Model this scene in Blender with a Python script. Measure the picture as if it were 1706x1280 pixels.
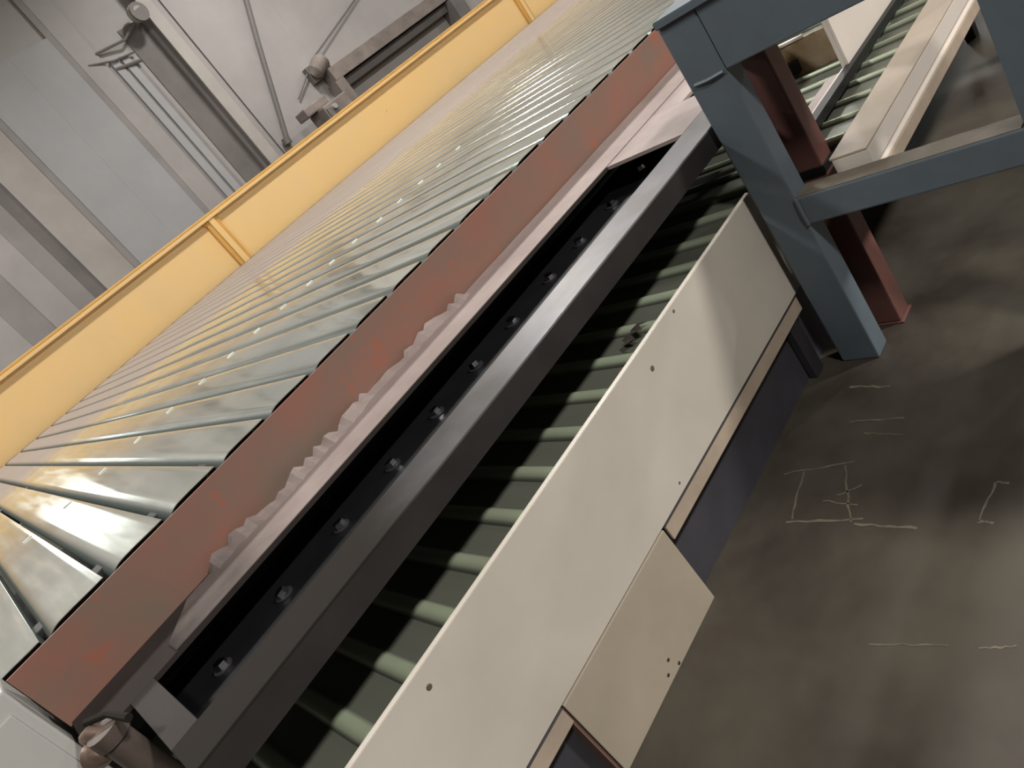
import bpy, bmesh, math, random
from mathutils import Matrix, Vector
random.seed(7)
S = bpy.context.scene
for o in list(bpy.data.objects): bpy.data.objects.remove(o)
COL = S.collection

# ---------------------------------------------------------------- camera
H = 1.5                       # eye height; d(depth below the eye) -> z = H - d
cam = bpy.data.cameras.new('camera'); co = bpy.data.objects.new('camera', cam); COL.objects.link(co)
B = [[0.539730679042704, -0.6810861789444762, 0.4947852169890632],
     [-0.6123362208945827, 0.08570706136655235, 0.7859380714868385],
     [-0.5776981449517059, -0.7271697989346937, -0.37079500648826813]]
R = Matrix(((B[0][0], -B[0][1], -B[0][2]), (B[1][0], -B[1][1], -B[1][2]), (B[2][0], -B[2][1], -B[2][2])))
co.matrix_world = Matrix.Translation((0, 0, H)) @ R.to_4x4()
cam.sensor_width = 36; cam.lens = 1250.6/1706*36; cam.clip_start = .05; cam.clip_end = 200
S.camera = co

# ---------------------------------------------------------------- world, lights, exposure
S.view_settings.view_transform = 'Standard'; S.view_settings.look = 'None'
S.view_settings.gamma = 1; S.view_settings.use_curve_mapping = False
S.view_settings.exposure = 0.0
w = bpy.data.worlds.new('world'); S.world = w; w.use_nodes = True
bg = w.node_tree.nodes['Background']; bg.inputs[0].default_value = (.80, .86, .95, 1); bg.inputs[1].default_value = 0.6

def lamp(x, y, z, power, size=1.2, col=(1, .97, .92)):
    l = bpy.data.lights.new('unseen_lamp', 'AREA'); l.shape = 'DISK'; l.size = size; l.energy = power; l.color = col
    o = bpy.data.objects.new('unseen_lamp', l); COL.objects.link(o); o.location = (x, y, z)
    return o
lamp(4.6, -4.0, 6.6, 700, .8)
lamp(-.8, -4.0, 6.6, 470, .8)
lamp(11., -4.0, 6.6, 380, .8)
for x in (-2, 5.5, 13, 20):
    lamp(x, 5.4, 6.6, 330, .9)  # unseen row added for slat highlights and front light on the rail
for x in (0, 9, 18):
    lamp(x, 10.6, 6.8, 330, .9)  # unseen row added to light the far wall

# ---------------------------------------------------------------- materials
MATS = {}
def mat(name, col, rough=.5, metal=0., var=.12, scale=6., bump=.0, col2=None, stretch=(1, 1, 1), spots=None, rvar=.0, spec=.5, emit=None):
    if name in MATS: return MATS[name]
    m = bpy.data.materials.new(name); m.use_nodes = True; nt = m.node_tree; N = nt.nodes; L = nt.links
    b = N['Principled BSDF']; b.inputs['Metallic'].default_value = metal; b.inputs['Roughness'].default_value = rough
    b.inputs['Specular IOR Level'].default_value = spec
    tc = N.new('ShaderNodeTexCoord'); mp = N.new('ShaderNodeMapping'); mp.inputs['Scale'].default_value = stretch
    # world position so neighbouring pieces differ
    ge = N.new('ShaderNodeNewGeometry'); L.new(ge.outputs['Position'], mp.inputs['Vector'])
    no = N.new('ShaderNodeTexNoise'); no.inputs['Scale'].default_value = scale; no.inputs['Detail'].default_value = 6; no.inputs['Roughness'].default_value = .6
    L.new(mp.outputs[0], no.inputs['Vector'])
    mx = N.new('ShaderNodeMix'); mx.data_type = 'RGBA'
    c = Vector(col); c2 = Vector(col2) if col2 else c*(1-var*2)
    mx.inputs['A'].default_value = (*c2, 1); mx.inputs['B'].default_value = (*(c*(1+var) if not col2 else c), 1)
    cr = N.new('ShaderNodeMapRange'); cr.inputs['From Min'].default_value = .32; cr.inputs['From Max'].default_value = .68
    L.new(no.outputs['Fac'], cr.inputs['Value']); L.new(cr.outputs[0], mx.inputs['Factor'])
    out = mx.outputs['Result']
    if spots:
        n2 = N.new('ShaderNodeTexNoise'); n2.inputs['Scale'].default_value = spots[1]; n2.inputs['Detail'].default_value = 4
        L.new(ge.outputs['Position'], n2.inputs['Vector'])
        r2 = N.new('ShaderNodeMapRange'); r2.inputs['From Min'].default_value = spots[2]; r2.inputs['From Max'].default_value = spots[2]+.06
        L.new(n2.outputs['Fac'], r2.inputs['Value'])
        m2 = N.new('ShaderNodeMix'); m2.data_type = 'RGBA'; L.new(r2.outputs[0], m2.inputs['Factor'])
        L.new(out, m2.inputs['A']); m2.inputs['B'].default_value = (*spots[0], 1); out = m2.outputs['Result']
    L.new(out, b.inputs['Base Color'])
    if rvar:
        rr = N.new('ShaderNodeMapRange'); rr.inputs['From Min'].default_value = .3; rr.inputs['From Max'].default_value = .7
        rr.inputs['To Min'].default_value = rough-rvar; rr.inputs['To Max'].default_value = rough+rvar
        L.new(no.outputs['Fac'], rr.inputs['Value']); L.new(rr.outputs[0], b.inputs['Roughness'])
    if bump:
        bn = N.new('ShaderNodeBump'); bn.inputs['Strength'].default_value = bump; bn.inputs['Distance'].default_value = .01
        L.new(no.outputs['Fac'], bn.inputs['Height']); L.new(bn.outputs[0], b.inputs['Normal'])
    if emit:
        b.inputs['Emission Color'].default_value = (*emit[0], 1); b.inputs['Emission Strength'].default_value = emit[1]
    MATS[name] = m; return m

def s2l(r, g, b):
    f = lambda v: ((v/255+.055)/1.055)**2.4 if v > 10 else v/255/12.92
    return (f(r), f(g), f(b))

M = dict(
    yellow=mat('yellow_paint', s2l(234, 194, 130), .5, scale=1.2, col2=s2l(226, 192, 136), spots=(s2l(208, 172, 120), 9, .74)),
    yellow_edge=mat('yellow_edge_paint', s2l(212, 162, 84), .45, var=.05, scale=3),
    rust=mat('rusty_primer', s2l(138, 92, 78), .6, var=.1, scale=5, col2=s2l(116, 98, 86), stretch=(.6, 1, 1), bump=.08, spots=(s2l(142, 90, 72), 14, .62)),
    pale=mat('bare_pale_steel', s2l(172, 158, 154), .5, metal=.2, var=.08, scale=8, bump=.1, col2=s2l(140, 126, 122)),
    plate=mat('dark_steel_plate', s2l(96, 86, 82), .55, metal=.2, var=.15, scale=5, bump=.1),
    bar=mat('bar_steel', s2l(122, 122, 124), .4, metal=.35, scale=3, col2=s2l(72, 66, 58), stretch=(1, .3, .3)),
    bar_face=mat('bar_face_steel', s2l(36, 32, 30), .6, var=.2, scale=6),
    black=mat('flat_black', s2l(14, 14, 16), .5, var=.2, scale=9),
    chrome=mat('bolt_steel', s2l(200, 200, 205), .18, metal=1., var=.05),
    beige=mat('ivory_paint', s2l(198, 190, 179), .42, var=.04, scale=2.2, col2=s2l(184, 177, 165), rvar=.1),
    foot=mat('ivory_foot_paint', s2l(166, 154, 137), .55, var=.05, scale=4, spots=(s2l(120, 110, 96), 22, .78)),
    lip=mat('tan_lip_paint', s2l(174, 157, 140), .5, var=.08, scale=9),
    ivory=mat('clean_ivory_paint', s2l(214, 204, 194), .4, var=.03, scale=3),
    tan=mat('tan_paint', s2l(178, 160, 136), .5, scale=7, col2=s2l(150, 126, 96), spots=(s2l(78, 48, 34), 6, .56)),
    tan2=mat('tan_top_paint', s2l(176, 163, 149), .5, var=.05, scale=7),
    blue=mat('blue_grey_paint', s2l(96, 108, 118), .5, scale=4, col2=s2l(88, 97, 104), bump=.05),
    olive=mat('olive_dusty_paint', s2l(112, 102, 92), .6, scale=8, col2=s2l(84, 78, 62)),
    red=mat('red_oxide_paint', s2l(114, 72, 64), .55, scale=6, col2=s2l(94, 63, 57), spots=(s2l(150, 90, 50), 8, .68)),
    grey=mat('cabinet_grey_paint', s2l(184, 182, 178), .4, var=.03, scale=2),
    pipe=mat('brown_pipe', s2l(96, 84, 78), .45, metal=.3, var=.15, scale=12),
    brass=mat('bronze_fitting', s2l(150, 128, 116), .35, metal=.6, var=.1, scale=20),
    floor=mat('stained_concrete', s2l(76, 71, 60), .62, scale=2.1, col2=s2l(50, 42, 37), bump=.35, rvar=.14),
    scuff=mat('pale_scuff', s2l(112, 106, 90), .6, scale=40, col2=s2l(84, 78, 68)),
    dark=mat('dark_grime', s2l(44, 42, 44), .6, var=.2, scale=8),
    wall=mat('wall_sheet', s2l(156, 151, 149), .6, scale=1.2, var=.05),
    wall2=mat('wall_sheet_blue', s2l(156, 155, 157), .6, scale=1.2, var=.04),
    wall3=mat('wall_sheet_dark', s2l(138, 133, 131), .6, scale=1.2, var=.08),
    wall4=mat('wall_sheet_light', s2l(162, 156, 151), .6, scale=1.5, var=.06),
    wall5=mat('wall_recess', s2l(110, 105, 103), .7, scale=1.5, var=.1),
    zinc=mat('white_zinc', s2l(222, 226, 218), .5, metal=.1, var=.02),
    kick=mat('dark_violet_shadow', s2l(60, 58, 64), .6, var=.12, scale=4),  # colour stands for the shadow under the cover
    walldark=mat('darkened_wall', s2l(74, 70, 68), .8, scale=1),  # unseen walls kept dark to cut bounce light
    roof=mat('roof_sheet', s2l(150, 152, 148), .7, scale=1, var=.05),
    machine=mat('machine_grey', s2l(128, 118, 112), .5, scale=3, var=.15),
    glassday=mat('daylit_glazing', (.8, .85, .85), .3, emit=((.93, 1., .94), 3.0)),
)

# galvanised slats: metal with fine brushed streaks along the slat, dust towards the far end
def galv(name, col, rough, dust=False, metal=.85, col2=None):
    m = bpy.data.materials.new(name); m.use_nodes = True; nt = m.node_tree; N = nt.nodes; L = nt.links
    b = N['Principled BSDF']; b.inputs['Metallic'].default_value = metal
    ge = N.new('ShaderNodeNewGeometry'); mp = N.new('ShaderNodeMapping'); mp.inputs['Scale'].default_value = (14, .9, 14)
    L.new(ge.outputs['Position'], mp.inputs['Vector'])
    no = N.new('ShaderNodeTexNoise'); no.inputs['Scale'].default_value = 2.2; no.inputs['Detail'].default_value = 5; L.new(mp.outputs[0], no.inputs['Vector'])
    n2 = N.new('ShaderNodeTexNoise'); n2.inputs['Scale'].default_value = 2.7; n2.inputs['Detail'].default_value = 5; L.new(ge.outputs['Position'], n2.inputs['Vector'])
    mx = N.new('ShaderNodeMix'); mx.data_type = 'RGBA'
    mx.inputs['A'].default_value = (*(col2 or tuple(c*.78 for c in col)), 1); mx.inputs['B'].default_value = (*col, 1)
    mr = N.new('ShaderNodeMapRange'); mr.inputs['From Min'].default_value = .35; mr.inputs['From Max'].default_value = .65
    L.new(n2.outputs['Fac'], mr.inputs['Value']); L.new(mr.outputs[0], mx.inputs['Factor']); L.new(mx.outputs['Result'], b.inputs['Base Color'])
    r = N.new('ShaderNodeMapRange'); r.inputs['From Min'].default_value = .3; r.inputs['From Max'].default_value = .7
    r.inputs['To Min'].default_value = rough-.05; r.inputs['To Max'].default_value = rough+.07
    L.new(no.outputs['Fac'], r.inputs['Value']); out = r.outputs[0]
    if dust:
        sp = N.new('ShaderNodeSeparateXYZ'); L.new(ge.outputs['Position'], sp.inputs[0])
        d = N.new('ShaderNodeMapRange'); d.inputs['From Min'].default_value = 5.6; d.inputs['From Max'].default_value = 6.6
        d.inputs['To Max'].default_value = .85; d.interpolation_type = 'SMOOTHSTEP'
        L.new(sp.outputs['Y'], d.inputs['Value'])
        bs = N.new('ShaderNodeBsdfPrincipled'); bs.inputs['Base Color'].default_value = (*s2l(140, 129, 123), 1); bs.inputs['Roughness'].default_value = .7
        bs.inputs['Specular IOR Level'].default_value = .15
        ms = N.new('ShaderNodeMixShader'); L.new(d.outputs[0], ms.inputs[0]); L.new(b.outputs[0], ms.inputs[1]); L.new(bs.outputs[0], ms.inputs[2])
        L.new(ms.outputs[0], N['Material Output'].inputs['Surface'])
    L.new(out, b.inputs['Roughness'])
    bn = N.new('ShaderNodeBump'); bn.inputs['Strength'].default_value = .008; bn.inputs['Distance'].default_value = .004
    L.new(n2.outputs['Fac'], bn.inputs['Height']); L.new(bn.outputs[0], b.inputs['Normal'])
    MATS[name] = m; return m
def near_end_shade(name, col, col2, rough, metal, x0, x1):  # painted shade: base colour darkens towards the near end
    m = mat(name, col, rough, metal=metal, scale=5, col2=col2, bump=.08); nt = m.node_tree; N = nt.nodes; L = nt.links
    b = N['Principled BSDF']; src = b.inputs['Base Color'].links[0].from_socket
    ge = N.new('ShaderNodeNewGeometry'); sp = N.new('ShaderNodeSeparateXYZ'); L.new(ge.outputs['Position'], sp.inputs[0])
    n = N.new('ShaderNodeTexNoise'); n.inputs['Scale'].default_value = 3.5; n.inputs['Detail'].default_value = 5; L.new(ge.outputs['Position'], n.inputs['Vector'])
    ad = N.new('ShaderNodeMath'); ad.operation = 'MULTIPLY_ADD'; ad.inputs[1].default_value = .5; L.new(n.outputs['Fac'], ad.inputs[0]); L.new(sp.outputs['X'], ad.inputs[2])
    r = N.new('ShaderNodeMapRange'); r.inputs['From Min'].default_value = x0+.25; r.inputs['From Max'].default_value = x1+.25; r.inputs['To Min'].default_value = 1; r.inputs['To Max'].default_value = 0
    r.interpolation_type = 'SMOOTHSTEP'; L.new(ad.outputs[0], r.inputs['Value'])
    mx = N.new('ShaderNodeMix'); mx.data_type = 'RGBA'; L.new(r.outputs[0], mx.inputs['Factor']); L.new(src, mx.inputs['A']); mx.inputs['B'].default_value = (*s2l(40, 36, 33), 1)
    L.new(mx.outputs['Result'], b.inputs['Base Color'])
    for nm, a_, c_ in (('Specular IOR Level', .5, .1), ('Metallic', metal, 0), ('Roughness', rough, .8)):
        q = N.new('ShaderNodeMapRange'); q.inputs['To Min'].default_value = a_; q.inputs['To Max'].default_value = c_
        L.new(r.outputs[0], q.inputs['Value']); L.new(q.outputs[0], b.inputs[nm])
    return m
# shade at the near end of the frame, painted into the colours
M['pale'] = near_end_shade('bare_strip_shaded', s2l(166, 152, 148), s2l(146, 132, 128), .5, .15, -.05, .5)
M['bar'] = near_end_shade('bar_steel_shaded', s2l(130, 129, 134), s2l(106, 102, 98), .4, .3, .35, 1.15)
M['plate'] = mat('shaded_plate', s2l(50, 45, 43), .6, var=.12, scale=5, bump=.1, spec=.15)  # even dark tone stands for shade on the plate
M['galv'] = galv('galvanised_slat', s2l(226, 231, 222), .13, True, .8)
nt = M['galv'].node_tree; N = nt.nodes
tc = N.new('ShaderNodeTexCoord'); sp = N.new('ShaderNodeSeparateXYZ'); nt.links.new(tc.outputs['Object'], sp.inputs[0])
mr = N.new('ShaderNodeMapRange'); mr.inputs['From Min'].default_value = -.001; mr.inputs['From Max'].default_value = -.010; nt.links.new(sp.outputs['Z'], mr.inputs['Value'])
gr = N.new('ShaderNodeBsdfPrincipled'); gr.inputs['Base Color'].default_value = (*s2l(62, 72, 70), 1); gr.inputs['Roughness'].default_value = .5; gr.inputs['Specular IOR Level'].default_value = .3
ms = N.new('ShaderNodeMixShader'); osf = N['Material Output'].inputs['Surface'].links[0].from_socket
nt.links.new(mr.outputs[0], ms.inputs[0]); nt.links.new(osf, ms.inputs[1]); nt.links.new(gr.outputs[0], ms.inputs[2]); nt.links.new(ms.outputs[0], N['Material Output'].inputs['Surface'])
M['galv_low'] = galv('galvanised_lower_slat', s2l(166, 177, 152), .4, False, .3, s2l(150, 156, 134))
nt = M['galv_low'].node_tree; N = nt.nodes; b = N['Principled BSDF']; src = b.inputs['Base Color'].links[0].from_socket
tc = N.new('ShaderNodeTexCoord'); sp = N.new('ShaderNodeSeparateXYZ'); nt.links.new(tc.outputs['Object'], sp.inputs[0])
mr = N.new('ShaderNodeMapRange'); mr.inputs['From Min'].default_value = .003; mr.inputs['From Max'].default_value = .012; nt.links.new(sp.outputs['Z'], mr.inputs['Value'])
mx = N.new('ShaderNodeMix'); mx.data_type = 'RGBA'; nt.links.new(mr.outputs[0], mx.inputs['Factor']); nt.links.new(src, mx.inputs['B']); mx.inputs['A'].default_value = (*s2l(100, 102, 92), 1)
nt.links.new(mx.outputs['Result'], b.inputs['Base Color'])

# ---------------------------------------------------------------- helpers
def finish(name, bm, m, root=None, parent=None, smooth=False):
    """mesh in world coordinates; root gives the origin, parent the object it hangs from"""
    me = bpy.data.meshes.new(name)
    base = root.location.copy() if root else Vector((0, 0, 0))
    if root is None:
        xs = [v.co for v in bm.verts]
        base = Vector(((min(v.x for v in xs)+max(v.x for v in xs))/2, (min(v.y for v in xs)+max(v.y for v in xs))/2, min(v.z for v in xs)))
    bmesh.ops.translate(bm, verts=bm.verts, vec=-base)
    bmesh.ops.recalc_face_normals(bm, faces=bm.faces)
    bm.to_mesh(me); bm.free(); me.materials.append(m)
    if smooth:
        me.polygons.foreach_set('use_smooth', [True]*len(me.polygons))
        try: me.set_sharp_from_angle(angle=math.radians(38))
        except Exception: pass
    o = bpy.data.objects.new(name, me); COL.objects.link(o)
    if root: o.parent = parent or root
    else: o.location = base
    return o

def bbox(bm, x0, x1, y0, y1, d0, d1, bev=0.):
    """box from depths below the eye"""
    v = [bm.verts.new((x, y, H-d)) for d in (d1, d0) for y in (y0, y1) for x in (x0, x1)]
    idx = [(0, 2, 3, 1), (4, 5, 7, 6), (0, 1, 5, 4), (2, 6, 7, 3), (0, 4, 6, 2), (1, 3, 7, 5)]
    fs = [bm.faces.new([v[i] for i in f]) for f in idx]
    if bev:
        es = list({e for f in fs for e in f.edges})
        bmesh.ops.bevel(bm, geom=es, offset=bev, segments=2, affect='EDGES', profile=.6)

def box(name, m, root, x0, x1, y0, y1, d0, d1, bev=.002, parent=None):
    bm = bmesh.new(); bbox(bm, x0, x1, y0, y1, d0, d1, bev)
    return finish(name, bm, m, root, parent)

def tube_bm(bm, pts, r, n=12, cap=True):
    pts = [Vector(p) for p in pts]; rings = []
    for i, p in enumerate(pts):
        t = (pts[min(i+1, len(pts)-1)]-pts[max(i-1, 0)]).normalized()
        a = t.cross(Vector((0, 0, 1)))
        if a.length < .1: a = t.cross(Vector((1, 0, 0)))
        a.normalize(); b = t.cross(a)
        rr = r[i] if isinstance(r, (list, tuple)) else r
        rings.append([bm.verts.new(p+rr*(math.cos(2*math.pi*k/n)*a+math.sin(2*math.pi*k/n)*b)) for k in range(n)])
    for A, C in zip(rings, rings[1:]):
        for k in range(n): bm.faces.new((A[k], A[(k+1) % n], C[(k+1) % n], C[k]))
    if cap: bm.faces.new(rings[0]); bm.faces.new(rings[-1])

def tube(name, m, root, pts, r, n=12, parent=None):
    bm = bmesh.new(); tube_bm(bm, pts, r, n)
    return finish(name, bm, m, root, parent, smooth=True)

def prism_bm(bm, poly, axis, a, b):
    """poly of (p,q); axis 'x' -> (y,d); 'y' -> (x,d)"""
    def P(p, q, t): return (t, p, H-q) if axis == 'x' else (p, t, H-q)
    A = [bm.verts.new(P(p, q, a)) for p, q in poly]; C = [bm.verts.new(P(p, q, b)) for p, q in poly]
    n = len(poly)
    for k in range(n): bm.faces.new((A[k], A[(k+1) % n], C[(k+1) % n], C[k]))
    bm.faces.new(A); bm.faces.new(C)

def prism(name, m, root, poly, axis, a, b, parent=None, bev=0.):
    bm = bmesh.new(); prism_bm(bm, poly, axis, a, b)
    if bev: bmesh.ops.bevel(bm, geom=list(bm.edges), offset=bev, segments=2, affect='EDGES')
    return finish(name, bm, m, root, parent)

def thing(name, label, cat, loc, group=None):
    o = bpy.data.objects.new(name, None); COL.objects.link(o); o.location = loc; o.empty_display_size = .1
    o['label'] = label; o['category'] = cat
    if group: o['group'] = group
    return o

def struct(o, label=None):
    o['kind'] = 'structure'
    if label: o['label'] = label
    o['category'] = o.name.split('_')[0]
    return o

def copy(o, parent, loc=None, rot=None, name=None):
    c = o.copy(); COL.objects.link(c); c.parent = parent
    if loc is not None: c.location = loc
    if rot is not None: c.rotation_euler = rot
    return c

# ---------------------------------------------------------------- the hall
X0, X1, Y0, Y1, ZT = -12., 34., -7., 14., 8.
def slab(name, m, x0, x1, y0, y1, d0, d1, label):
    bm = bmesh.new(); bbox(bm, x0, x1, y0, y1, d0, d1); o = finish(name, bm, m); return struct(o, label)
floor = slab('floor', M['floor'], X0, X1, Y0, Y1, 1.5, 1.7, 'dark stained concrete workshop floor with pale scuffs')
ceil = slab('ceiling', M['roof'], X0, X1, Y0, Y1, H-ZT-.2, H-ZT, 'grey sheet roof of the hall')
wall_far = slab('wall_far', M['wall'], X0, X1, Y1, Y1+.2, H-ZT, 1.5, 'grey sheet-clad wall beyond the yellow rail')
slab('wall_near', M['walldark'], X0, X1, Y0-.2, Y0, H-ZT, 1.5, 'darkened wall behind the photographer')
slab('wall_left', M['walldark'], X0-.2, X0, Y0, Y1, H-ZT, 1.5, 'darkened wall at the near end of the hall')
slab('wall_right', M['wall'], X1, X1+.2, Y0, Y1, H-ZT, 1.5, 'pale wall at the far end of the hall')

def child(name, m, owner, x0, x1, y0, y1, d0, d1, bev=.0):
    bm = bmesh.new(); bbox(bm, x0, x1, y0, y1, d0, d1, bev); return finish(name, bm, m, owner)
# vertical sheets on the far wall (x from, to, proud, material)
sheets = [(1.60, 2.20, .05, 'wall'), (2.20, 2.65, .04, 'wall3'), (2.65, 3.10, .05, 'wall'), (3.10, 3.42, .04, 'wall3'),
          (3.42, 3.66, .03, 'wall5'), (3.66, 4.24, .06, 'wall4'), (4.24, 4.38, .04, 'wall3'), (4.38, 5.15, .05, 'wall2'),
          (5.15, 5.87, .052, 'wall2'), (5.87, 5.99, .045, 'wall3'), (5.99, 6.36, .05, 'wall')]
for a, b, p, m in sheets:
    top = -4.0 if m == 'wall2' else H-ZT+.1
    if m == 'wall5': top = -2.7
    child('wall_sheet', M[m], wall_far, a, b, Y1-p, Y1+.01, top, 1.49)
for a, b in ((6.36, 6.44), (6.58, 6.64), (6.78, 6.86)):
    child('wall_rib', M['wall3'], wall_far, a, b, Y1-.03, Y1+.01, -3.2, 1.49)
for a, b in ((6.44, 6.58), (6.64, 6.78)):
    child('wall_rib', M['wall2'], wall_far, a, b, Y1-.06, Y1+.01, -3.25, 1.49)
child('recess', M['wall5'], wall_far, 6.96, 7.44, Y1-.02, Y1+.01, -3.6, 1.49)
for k in range(14):
    x = 8.0+k*1.9
    child('wall_sheet', M['wall'], wall_far, x, x+1.9, Y1-.04-.002*(k % 2), Y1+.01, H-ZT+.1, 1.49)
w1 = thing('window_1', 'small bright daylit window in the far wall', 'window', (.8, Y1-.05, 2.0))
w1['kind'] = 'structure'
bm = bmesh.new()
for a, b, c, d in ((.28, 1.30, -1.60, -1.53), (.28, 1.30, -.60, -.53)): bbox(bm, a, b, Y1-.1, Y1-.001, c, d)
for x in (.28, .77, 1.25): bbox(bm, x, x+.05, Y1-.1, Y1-.001, -1.60, -.53)
finish('window_frame', bm, M['wall4'], w1)
for a, b in ((.33, .77), (.82, 1.25)): child('pane', M['glassday'], w1, a, b, Y1-.05, Y1-.03, -1.53, -.60)

# column, brace, fixtures on the far wall
t = thing('wall_column', 'pale upright steel column against the grey far wall', 'column', (7.6, 13.8, 0))
box('flange', M['wall4'], t, 7.48, 7.72, 13.72, 13.76, H-ZT, 1.5, .004)
box('web', M['wall3'], t, 7.57, 7.63, 13.76, 13.95, H-ZT, 1.5, .004)
box('base_plate', M['wall3'], t, 7.4, 7.8, 13.65, 13.97, 1.47, 1.5, .004)
t = thing('diagonal_brace', 'thin dark brace leaning between column and far wall machinery', 'brace', (8.2, 13.85, 1.5))
tube('rod', M['wall5'], t, [(8.15, 13.85, 1.5+.55), (9.05, 13.85, 3.8), (9.9, 13.85, 5.35)], .055, 8)
tube('end_plate', M['wall5'], t, [(8.15, 13.85, 1.5+.62), (8.13, 13.85, 2.0)], .09, 8)
t = thing('wall_lamp', 'small round lamp with arms high beside the pale column', 'lamp', (7.3, 13.8, 5.1))
tube('lamp_head', M['wall4'], t, [(7.28, 13.78, 5.12), (7.32, 13.7, 5.12), (7.34, 13.6, 5.1)], [.13, .16, .10], 14)
tube('lamp_rim', M['wall5'], t, [(7.335, 13.62, 5.1), (7.34, 13.59, 5.1)], .17, 14)
tube('lamp_arm', M['wall5'], t, [(7.25, 13.8, 5.05), (6.9, 13.85, 4.9), (6.35, 13.95, 4.95)], .025, 6)
tube('lamp_arm', M['wall5'], t, [(6.9, 13.9, 4.68), (6.5, 13.9, 4.72), (6.1, 13.96, 4.86)], .018, 6)
tube('lamp_arm', M['wall5'], t, [(6.9, 13.9, 4.52), (6.45, 13.95, 4.6)], .03, 6)
t = thing('junction_box', 'rounded grey fixture on the wall above the far machinery', 'fixture', (9.75, 13.75, 2.75))
tube('body', M['machine'], t, [(9.55, 13.8, 2.72), (9.62, 13.75, 2.75), (9.9, 13.75, 2.85), (9.98, 13.8, 2.88)], [.09, .17, .17, .08], 14)
tube('cable', M['wall5'], t, [(9.0, 13.9, 2.55), (9.4, 13.88, 2.76), (9.8, 13.85, 2.98), (12., 13.9, 3.55)], .018, 6)
box('backplate', M['wall5'], t, 9.5, 10.05, 13.8, 13.955, -1.42, -1.08, .01)
t = thing('wall_beam', 'dark horizontal beam along the far wall behind yellow rail', 'beam', (11.5, 13.7, 2.3))
box('beam_web', M['wall5'], t, 10.0, 14.0, 13.75, 13.955, -.86, -.68, .01)
box('top_flange', M['machine'], t, 9.8, 14.0, 13.6, 13.955, -1.16, -.88, .01)
box('upright', M['machine'], t, 9.75, 10.0, 13.6, 13.955, -.88, 1.5, .01)
box('upright', M['wall5'], t, 13.6, 14.0, 13.5, 13.955, -.86, 1.5, .01)
t = thing('far_machine', 'dim brownish machine housing standing behind the yellow rail', 'machine', (9, 13, 0))
box('housing', M['machine'], t, 8.65, 9.3, 12.9, 13.5, -.62, 1.5, .03)
box('side_door', M['wall5'], t, 8.68, 8.95, 12.86, 12.9, -.55, 1.4, .01)
box('top_cap', M['machine'], t, 8.4, 9.0, 13.1, 13.5, -.80, -.62, .03)
tube('indicator', M['wall4'], t, [(8.85, 12.87, 2.0), (8.85, 12.80, 2.0)], .05, 10)

# ---------------------------------------------------------------- upper slat deck
PU = .187
deck = thing('upper_slat_deck', 'wide deck of bright galvanised ribbed slats running to yellow rail', 'conveyor', (6.5, 5.8, 0))
def slat_mesh(name, pitch, rw, rh, L, t=.002, kind='round'):
    top = []
    if kind == 'round':
        n = 8
        for i in range(n+1):
            a = math.pi/2*i/n; top.append((-rw*.8+rw*2.1*(1-math.cos(a)), -rh*(1-math.sin(a))))
        top += [(pitch*.35, .0006), (pitch*.7, -.0004), (pitch-rw*1.45, 0), (pitch-rw*1.35, -.001), (pitch-rw*1.35, -.03)]
    else:
        for x, z in ((-rw, 0), (-rw*.8, rh*.55), (-rw*.5, rh*.95), (-rw*.1, rh), (rw*.35, rh*.85), (rw*.75, rh*.35), (rw, 0)): top.append((x, z))
    if kind != 'round': top += [(rw*1.6, -.0008), (pitch*.5, 0.0008), (pitch-rw*1.35, -.0004), (pitch-rw*1.0, 0.0), (pitch-rw*.97, -.0012)]
    prof = top+[(x, -t) for x, z in reversed(top)] if kind != 'round' else top+[(x+(t if i == len(top)-1 else 0), z-t) for i, (x, z) in reversed(list(enumerate(top)))]
    bm = bmesh.new()
    segs = [0, L]
    rings = [[bm.verts.new((x, y, z)) for x, z in prof] for y in segs]
    n = len(prof)
    for A, C in zip(rings, rings[1:]):
        for k in range(n): bm.faces.new((A[k], A[(k+1) % n], C[(k+1) % n], C[k]))
    m = len(top)
    for R_ in (rings[0], rings[-1]):
        for k in range(m-1): bm.faces.new((R_[k], R_[k+1], R_[n-2-k], R_[n-1-k]))
    bmesh.ops.recalc_face_normals(bm, faces=bm.faces)
    me = bpy.data.meshes.new(name); bm.to_mesh(me); bm.free()
    me.polygons.foreach_set('use_smooth', [True]*len(me.polygons)); me.set_sharp_from_angle(angle=math.radians(40))
    return me
sm = slat_mesh('slat', PU, .024, .030, 7.34); sm.materials.append(M['galv'])
clipm = None
for k in range(-9, 84):
    o = bpy.data.objects.new('slat', sm); COL.objects.link(o); o.parent = deck
    o.location = Vector((.079+PU*k, 2.122+random.uniform(-.003, .003), H-.452)) - deck.location
    o.rotation_euler = (0, random.uniform(-.007, .007), 0)
    if k < 16:
        bm = bmesh.new()
        bmesh.ops.create_cube(bm, size=1)
        bmesh.ops.scale(bm, verts=bm.verts, vec=(.042, .010, .005)); bmesh.ops.bevel(bm, geom=list(bm.edges), offset=.0025, segments=1, affect='EDGES')
        if clipm is None:
            clipm = bpy.data.meshes.new('rivet'); bm.to_mesh(clipm); clipm.materials.append(M['zinc'])
        bm.free()
        c = bpy.data.objects.new('rivet', clipm); COL.objects.link(c); c.parent = o
        c.location = (PU*.66, 1.50+random.uniform(-.02, .02), .002); c.rotation_euler = (random.uniform(-.25, .25), random.uniform(-.05, .05), random.uniform(-.1, .1))
for y in (2.32, 5.7, 9.25):
    box('support_rail', M['dark'], deck, -1.7, 15.6, y-.04, y+.04, .466, .60, .004)
    for x in (-1.4, 4.2, 9.8, 15.2):
        box('leg', M['dark'], deck, x-.05, x+.05, y-.04, y+.04, .60, 1.5, .004)

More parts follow.
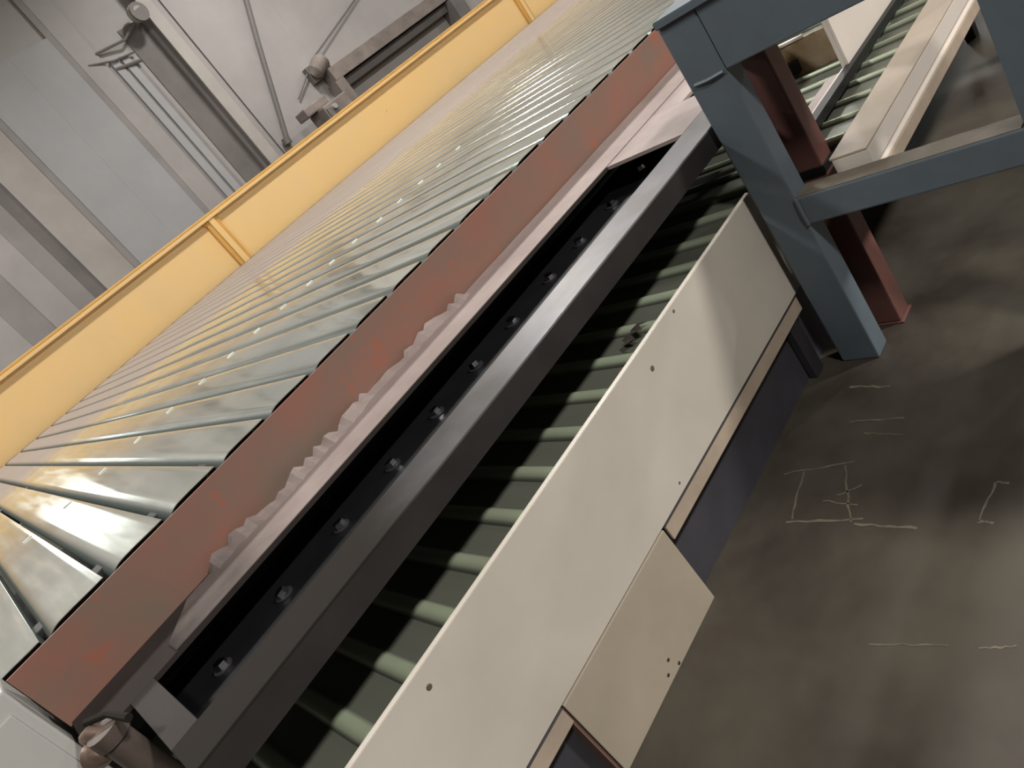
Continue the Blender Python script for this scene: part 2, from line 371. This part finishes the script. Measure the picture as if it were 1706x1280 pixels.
# ---------------------------------------------------------------- yellow side rail
yr = thing('yellow_side_rail', 'long yellow painted steel rail closing the far side of the slat deck', 'rail', (6.5, 9.6, 0))
def rail_panel(x0, x1):
    # flat recessed panel with rounded corners in front of it, built as web + raised rim
    box('panel', M['yellow'], yr, x0, x1, 9.52, 9.54, -.24, .62, .002)
joints = [-3.0, 4.0, 10.95, 16.0]
for a, b in zip(joints, joints[1:]):
    rail_panel(a, b)
    # rounded fillet corners of the recessed panel
    bm = bmesh.new()
    for cx, sx in ((a+.088, 1), (b-.098, -1)):
        r = .13
        arc = [(cx+sx*r*(1-math.cos(t_)), -.235+r*(1-math.sin(t_))) for t_ in [math.pi/2*i/6 for i in range(7)]]
        prism_bm(bm, [(cx, -.235)]+arc, 'y', 9.49, 9.521)
    finish('corner_fillet', bm, M['yellow_edge'], yr)
box('top_flange', M['yellow_edge'], yr, -3, 16, 9.44, 9.62, -.272, -.24, .008)
box('top_bead', M['yellow'], yr, -3, 16, 9.435, 9.46, -.24, -.20, .008)
box('bottom_flange', M['yellow_edge'], yr, -3, 16, 9.50, 9.62, .62, .65, .004)
for x in joints[1:-1]:
    box('stiffener', M['yellow_edge'], yr, x-.10, x+.09, 9.48, 9.52, -.24, .62, .012)
    box('stiffener_web', M['yellow'], yr, x-.045, x+.035, 9.455, 9.481, -.24, .62, .008)
for x in (-2.6, 3.2, 9.6, 15.4):
    box('leg', M['yellow_edge'], yr, x-.05, x+.05, 9.54, 9.64, .65, 1.5, .004)

# ---------------------------------------------------------------- main frame with the long opening
fr = thing('machine_side_frame', 'rusty channel beam with plate, long dark slot and bolted bar', 'machine frame', (1.4, 1.9, 0))
# rusty channel: web with thin top flange
prism('rust_channel', M['rust'], fr, [(1.974, .432), (1.981, .432), (1.981, .606), (1.974, .606)], 'x', -.222, 3.3)
prism('lower_web', M['black'], fr, [(1.974, .612), (1.981, .606), (2.06, .606), (2.06, .732), (1.974, .732)], 'x', -.21, 3.3)  # black puts the shade inside the slot into the web's colour
box('back_rail', M['black'], fr, -.2, 3.3, 1.9815, 2.06, .53, .606, .003)
# top plate around the opening (one plate with a hole)
bm = bmesh.new()
bbox(bm, -.215, 2.95, 1.757, 1.973, .600, .612)
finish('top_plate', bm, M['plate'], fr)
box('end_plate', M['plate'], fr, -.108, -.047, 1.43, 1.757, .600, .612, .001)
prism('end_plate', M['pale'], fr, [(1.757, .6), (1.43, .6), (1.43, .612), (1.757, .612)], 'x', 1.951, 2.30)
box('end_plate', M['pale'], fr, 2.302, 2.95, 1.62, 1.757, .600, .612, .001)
box('end_flange', M['bar_face'], fr, -.108, -.096, 1.31, 1.95, .612, .70, .001)
prism('front_bar', M['bar_face'], fr, [(1.302, .606), (1.43, .606), (1.43, .668), (1.302, .668)], 'x', -.108, 2.30)
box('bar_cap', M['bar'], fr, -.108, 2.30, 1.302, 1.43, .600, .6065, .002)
# pale ragged strip lying on the plate along the rust channel
bm = bmesh.new(); n = 150; xa, xb = .02, 2.93; T = []
for i in range(n+1):
    x = xa+(xb-xa)*i/n
    wob = .012*math.sin(x*9.)+.008*math.sin(x*23+1)+.014*random.random()
    yb = (1.962 if x > 1.25 else 1.935+.02*x)+(wob if .1 < x < 1.3 else wob*.15)
    if x < .12: yb -= (.12-x)*1.2
    cur = (.010+.022*random.random() if .2 < x < 1.3 else .004)
    row = [bm.verts.new((x, y, H-.600+dz)) for y, dz in ((1.7575, .0035), (1.7575, .001), (yb-.035, .001), (yb, .001))]
    top = [bm.verts.new((x, y, H-.600+dz)) for y, dz in ((yb, cur+.002), (yb-.012, cur*.6+.003), (yb-.035, .0045))]
    T.append(row+top)
for A, C in zip(T, T[1:]):
    m_ = len(A)
    for k in range(m_): bm.faces.new((A[k], A[(k+1) % m_], C[(k+1) % m_], C[k]))
bm.faces.new(T[0]); bm.faces.new(T[-1])
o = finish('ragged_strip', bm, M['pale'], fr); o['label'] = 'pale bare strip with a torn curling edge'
# inner bolted rail, coloured slot-dark and widened to block lamp light
ir = box('bolt_rail_blocker', M['black'], fr, -.1, 2.30, 1.432, 1.95, .702, .716, .002)
box('rail_hanger', M['black'], fr, -.1, -.08, 1.66, 1.93, .612, .702, .001)
box('rail_hanger', M['black'], fr, 2.28, 2.30, 1.66, 1.93, .612, .702, .001)
bm = bmesh.new(); bmesh.ops.create_cone(bm, cap_ends=True, segments=6, radius1=.017, radius2=.0155, depth=.014)
bmesh.ops.translate(bm, verts=bm.verts, vec=(0, 0, .007))
boltm = bpy.data.meshes.new('bolt'); bmesh.ops.recalc_face_normals(bm, faces=bm.faces); bm.to_mesh(boltm); bm.free(); boltm.materials.append(M['chrome'])
bm = bmesh.new(); bmesh.ops.create_cone(bm, cap_ends=True, segments=16, radius1=.024, radius2=.024, depth=.004)
wm = bpy.data.meshes.new('washer'); bm.to_mesh(wm); bm.free(); wm.materials.append(M['dark'])
for x in (.05, .245, .45, .655, .85, 1.04, 1.235, 1.45, 1.64, 1.86, 2.08):
    for nm, me, dz in (('bolt', boltm, .004), ('washer', wm, .002)):
        o = bpy.data.objects.new(nm, me); COL.objects.link(o); o.parent = ir
        o.location = Vector((x, 1.745, H-.702+dz))-fr.location
        o.rotation_euler = (random.uniform(-.2, .2) if nm == 'bolt' else 0, random.uniform(-.2, .2) if nm == 'bolt' else 0, random.random())
# legs of the frame, behind the lower slats
for x in (-.16, 1.5, 3.2):
    box('leg', M['dark'], fr, x-.04, x+.04, 2.20, 2.28, .66, 1.5, .003)
    box('bracket', M['dark'], fr, x-.03, x+.03, 2.03, 2.28, .62, .66, .002)

# ---------------------------------------------------------------- lower slats
PL = .1355
lo = thing('lower_slat_bed', 'lower bed of dull galvanised slats with broad pale ribs under the dark bar', 'conveyor', (1.6, 1.7, 0))
def low_mesh(L, rw=.026, mt='galv_low'):
    me = slat_mesh('slat', PL, rw, .017, L, kind='trap'); me.materials.append(M[mt]); return me
la, lb = low_mesh(.83), low_mesh(1.09, .016)
for k in range(-2, 34):
    x = .111+PL*k; far = x > 2.13
    o = bpy.data.objects.new('slat', lb if far else la); COL.objects.link(o); o.parent = lo
    o.location = Vector((x-.006, (1.077 if far else 1.336)+random.uniform(-.003, .003), H-.866))-lo.location
    o.rotation_euler = (0, random.uniform(-.012, .012), random.uniform(-.004, .004))
bm = bmesh.new()
# crumpled scrap of sheet near the bar's middle
for i, (x, y) in enumerate(((1.235, 1.345), (1.25, 1.37), (1.275, 1.345), (1.29, 1.365), (1.31, 1.342))): bm.verts.new((x, y, H-.835+.012*(i % 2)))
vs = list(bm.verts); lo_ = [bm.verts.new((v.co.x+.004, v.co.y+.045, H-.846)) for v in vs]
for i in range(4): bm.faces.new((vs[i], vs[i+1], lo_[i+1], lo_[i]))
bmesh.ops.solidify(bm, geom=list(bm.faces), thickness=.002)
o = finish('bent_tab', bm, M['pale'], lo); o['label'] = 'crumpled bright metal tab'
for y in (1.43, 2.05):
    box('support_rail', M['dark'], lo, -.18, 4.6, y-.025, y+.025, .882, .95, .003)
    for x in (-.1, 1.75, 4.4):
        box('leg', M['dark'], lo, x-.03, x+.03, y-.025, y+.025, .95, 1.5, .003)

# ---------------------------------------------------------------- ivory side cover (near)
iv = thing('ivory_side_cover', 'long dull ivory sheet-metal side cover below the dark bar', 'machine cover', (.6, 1.32, 0))
prism('panel', M['beige'], iv, [(1.320, .849), (1.334, .846), (1.334, .852), (1.326, .856), (1.326, 1.212), (1.36, 1.212), (1.36, 1.217), (1.320, 1.217)], 'x', -.95, 1.94, bev=.0015)
for a, b in ((.925, 1.885), (-.6, .398)):
    box('bottom_lip', M['lip'], iv, a, b, 1.318, 1.328, 1.2175, 1.272, .003)
    tube('lip_bead', M['dark'], iv, [(a, 1.319, H-1.219), (b, 1.319, H-1.219)], .003, 6)
def foot(x0, x1):
    box('foot_plate', M['foot'], iv, x0, x1, 1.319, 1.327, 1.222, 1.5, .002)
box('kick_plate', M['kick'], iv, -.6, 2.02, 1.370, 1.378, 1.235, 1.5, .001)  # dark plate added to carry the shadow under the cover
foot(.405, .915)
foot(-.9, -.62)
box('foot_gusset', M['rust'], iv, .395, .404, 1.328, 1.369, 1.23, 1.5, .001)
box('inner_post', M['dark'], iv, 1.80, 1.86, 1.338, 1.366, .87, 1.5, .003)
box('inner_post', M['dark'], iv, -.3, -.24, 1.338, 1.366, .87, 1.5, .003)
for x, d, r in ((1.202, .914, .009), (.238, .893, .008), (1.384, .868, .006), (1.05, 1.19, .005)):
    bm = bmesh.new(); bmesh.ops.create_cone(bm, cap_ends=True, segments=9, radius1=r, radius2=r*.7, depth=.0016)
    bmesh.ops.rotate(bm, verts=bm.verts, matrix=Matrix.Rotation(math.pi/2, 3, 'X')); bmesh.ops.translate(bm, verts=bm.verts, vec=(x, 1.3195, H-d))
    finish('paint_chip', bm, M['olive'], iv)
for x, d in ((.682, 1.45), (.654, 1.475), (.70, 1.49)):
    bm = bmesh.new(); bmesh.ops.create_cone(bm, cap_ends=True, segments=8, radius1=.006, radius2=.004, depth=.0016)
    bmesh.ops.rotate(bm, verts=bm.verts, matrix=Matrix.Rotation(math.pi/2, 3, 'X')); bmesh.ops.translate(bm, verts=bm.verts, vec=(x, 1.3185, H-d))
    finish('paint_chip', bm, M['dark'], iv)

# ---------------------------------------------------------------- far section: ivory beam, plates
fb = thing('ivory_far_beam', 'clean ivory channel beam with tan top seen through the blue stand', 'beam', (3.5, 1.0, 0))
box('top_face', M['tan2'], fb, 1.965, 4.7, .958, 1.066, .843, .850, .002)
prism('channel', M['ivory'], fb, [(.958, .851), (1.06, .851), (1.06, .965), (.958, .965), (.958, .925), (.966, .921), (.966, .910), (.958, .906)], 'x', 1.965, 4.7, bev=.001)
box('bottom_lip', M['lip'], fb, 1.965, 4.7, .951, .958, .928, .968, .002)
for x in (4.0,):
    box('leg', M['dark'], fb, x-.035, x+.035, .97, 1.05, .965, 1.5, .003)
cv = thing('ivory_box_cover', 'upright ivory cover standing on the far slats behind the stand', 'machine cover', (3.6, 1.2, 0))
box('side_panel', M['ivory'], cv, 2.63, 4.7, 1.215, 1.225, .45, .8485, .002)
box('end_panel', M['ivory'], cv, 2.63, 2.636, 1.225, 1.240, .45, .8485, .002)
box('bottom_seal', M['black'], cv, 2.14, 4.7, 1.192, 1.228, .818, .8485, .002)
ls = thing('pale_ledge_strip', 'narrow pinkish pale strip lying across the far slats', 'strip', (2.4, 1.28, 0))
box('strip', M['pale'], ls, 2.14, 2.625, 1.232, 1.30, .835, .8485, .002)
box('turned_edge', M['ivory'], ls, 2.14, 2.625, 1.232, 1.24, .822, .835, .002)
tp = thing('stained_tan_plate', 'small tan plate with burnt brown stains framed in the blue stand', 'plate', (2.9, 1.46, 0))
box('plate', M['tan'], tp, 2.895, 2.907, 1.315, 1.66, .735, .875, .003)
box('mounting_foot', M['black'], tp, 2.86, 2.894, 1.50, 1.64, .80, .8485, .002)
box('top_rim', M['ivory'], tp, 2.89, 2.912, 1.45, 1.66, .724, .735, .002)

# ---------------------------------------------------------------- blue stand
st = thing('blue_steel_stand', 'blue-grey square-tube steel stand at the right', 'stand', (2.0, .9, 0))
XA, XB = 1.87, 1.95
prism('top_plate', M['blue'], st, [(1.275, .262), (-.35, .262), (-.35, .285), (1.275, .285)], 'x', 1.86, 2.3, bev=.003)
box('apron', M['blue'], st, XA, 1.90, -.178, 1.150, .2855, .462, .004)
box('side_apron', M['blue'], st, 1.952, 2.28, 1.225, 1.255, .2855, .462, .004)
box('leg', M['blue'], st, XA, XB, 1.152, 1.275, .2855, 1.5, .006)
box('leg', M['blue'], st, XA, XB, -.30, -.18, .2855, 1.5, .006)
box('leg', M['blue'], st, XA, XB, .455, .578, .4625, 1.5, .006)
box('cross_rail', M['blue'], st, XA, XB, .5785, 1.1515, .884, .976, .005)
box('rail_top_dust', M['olive'], st, XA+.004, XB-.004, .585, 1.150, .8815, .884, .001)
tube('weld_bead', M['blue'], st, [(XA-.001, 1.152, H-.885), (XA-.003, 1.152, H-.93), (XA-.001, 1.152, H-.975)], .006, 6)
tube('weld_bead', M['blue'], st, [(XA-.001, 1.16, H-.463), (XA-.004, 1.21, H-.465), (XA-.001, 1.255, H-.463)], .006, 6)
rp = thing('red_oxide_post', 'brownish red square post just behind the blue stand leg', 'post', (2.08, 1.18, 0))
box('tube', M['red'], rp, 2.04, 2.12, 1.13, 1.238, .286, 1.494, .006)
box('base_plate', M['red'], rp, 2.035, 2.125, 1.122, 1.245, 1.494, 1.5, .002)
box('collar', M['black'], rp, 2.034, 2.126, 1.124, 1.244, .884, .908, .003)

# ---------------------------------------------------------------- near left end
cb = thing('grey_cabinet', 'smooth light grey cabinet at the near end of the rusty channel', 'cabinet', (-.7, 2.0, 0))
box('body', M['grey'], cb, -1.25, -.236, 1.94, 2.09, .432, 1.5, .006)
box('door', M['grey'], cb, -1.20, -.26, 1.934, 1.94, .48, 1.42, .003)
pp = thing('brown_drain_pipe', 'short brown upright pipe below the near end of the frame', 'pipe', (-.155, 1.60, 0))
tube('pipe_body', M['pipe'], pp, [(-.158, 1.62, H-.55), (-.158, 1.62, H-.8485)], .030, 16)
tube('pipe_collar', M['pipe'], pp, [(-.158, 1.62, H-.545), (-.158, 1.62, H-.575)], .035, 16)
tube('elbow', M['brass'], pp, [(-.158, 1.63, H-.56), (-.175, 1.65, H-.545), (-.19, 1.67, H-.55)], [.014, .017, .014], 10)
tube('valve_knob', M['brass'], pp, [(-.182, 1.62, H-.588), (-.19, 1.64, H-.584), (-.205, 1.66, H-.575), (-.212, 1.67, H-.57)], [.012, .027, .027, .014], 14)
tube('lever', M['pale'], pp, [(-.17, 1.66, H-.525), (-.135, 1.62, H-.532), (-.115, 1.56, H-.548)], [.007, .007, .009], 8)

# ---------------------------------------------------------------- scuffs on the floor
def scuff(pts, wd=.004):
    bm = bmesh.new(); L_ = []
    for i, (x, y) in enumerate(pts):
        a = Vector(pts[min(i+1, len(pts)-1)])-Vector(pts[max(i-1, 0)]); a.normalize(); nrm = Vector((-a.y, a.x))
        ww = wd*random.uniform(.5, 1.2)
        L_.append([bm.verts.new((x+nrm.x*ww*s, y+nrm.y*ww*s, z)) for s, z in ((-1, .0002), (1, .0002), (1, .001), (-1, .001))])
    for A, C in zip(L_, L_[1:]):
        for k in range(4): bm.faces.new((A[k], A[(k+1) % 4], C[(k+1) % 4], C[k]))
    bm.faces.new(L_[0]); bm.faces.new(L_[-1])
    o = finish('scuff_mark', bm, M['scuff'], floor)
    return o
def line(a, b, n=7, j=.003):
    return [(a[0]+(b[0]-a[0])*i/n+random.uniform(-j, j), a[1]+(b[1]-a[1])*i/n+random.uniform(-j, j)) for i in range(n+1)]
for a, b, wd in (((1.368, 1.29), (1.416, 1.09), .003), ((1.188, 1.21), (1.214, .998), .004), ((1.195, 1.02), (1.196, .858), .004),
                 ((1.74, 1.21), (1.725, 1.08), .004), ((1.38, 1.23), (1.20, 1.20), .003), ((1.40, 1.11), (1.20, 1.03), .003),
                 ((1.346, .718), (1.226, .732), .003), ((1.346, .718), (1.346, .69), .003), ((1.226, .735), (1.224, .70), .004),
                 ((.86, .873), (.894, .72), .0022), ((.90, .66), (.916, .60), .0022), ((1.58, 1.16), (1.585, 1.00), .003),
                 ((1.53, 1.10), (1.52, .98), .002), ((1.27, 1.13), (1.26, 1.03), .0025), ((1.29, 1.10), (1.33, 1.04), .0025)):
    scuff(line(a, b), wd)
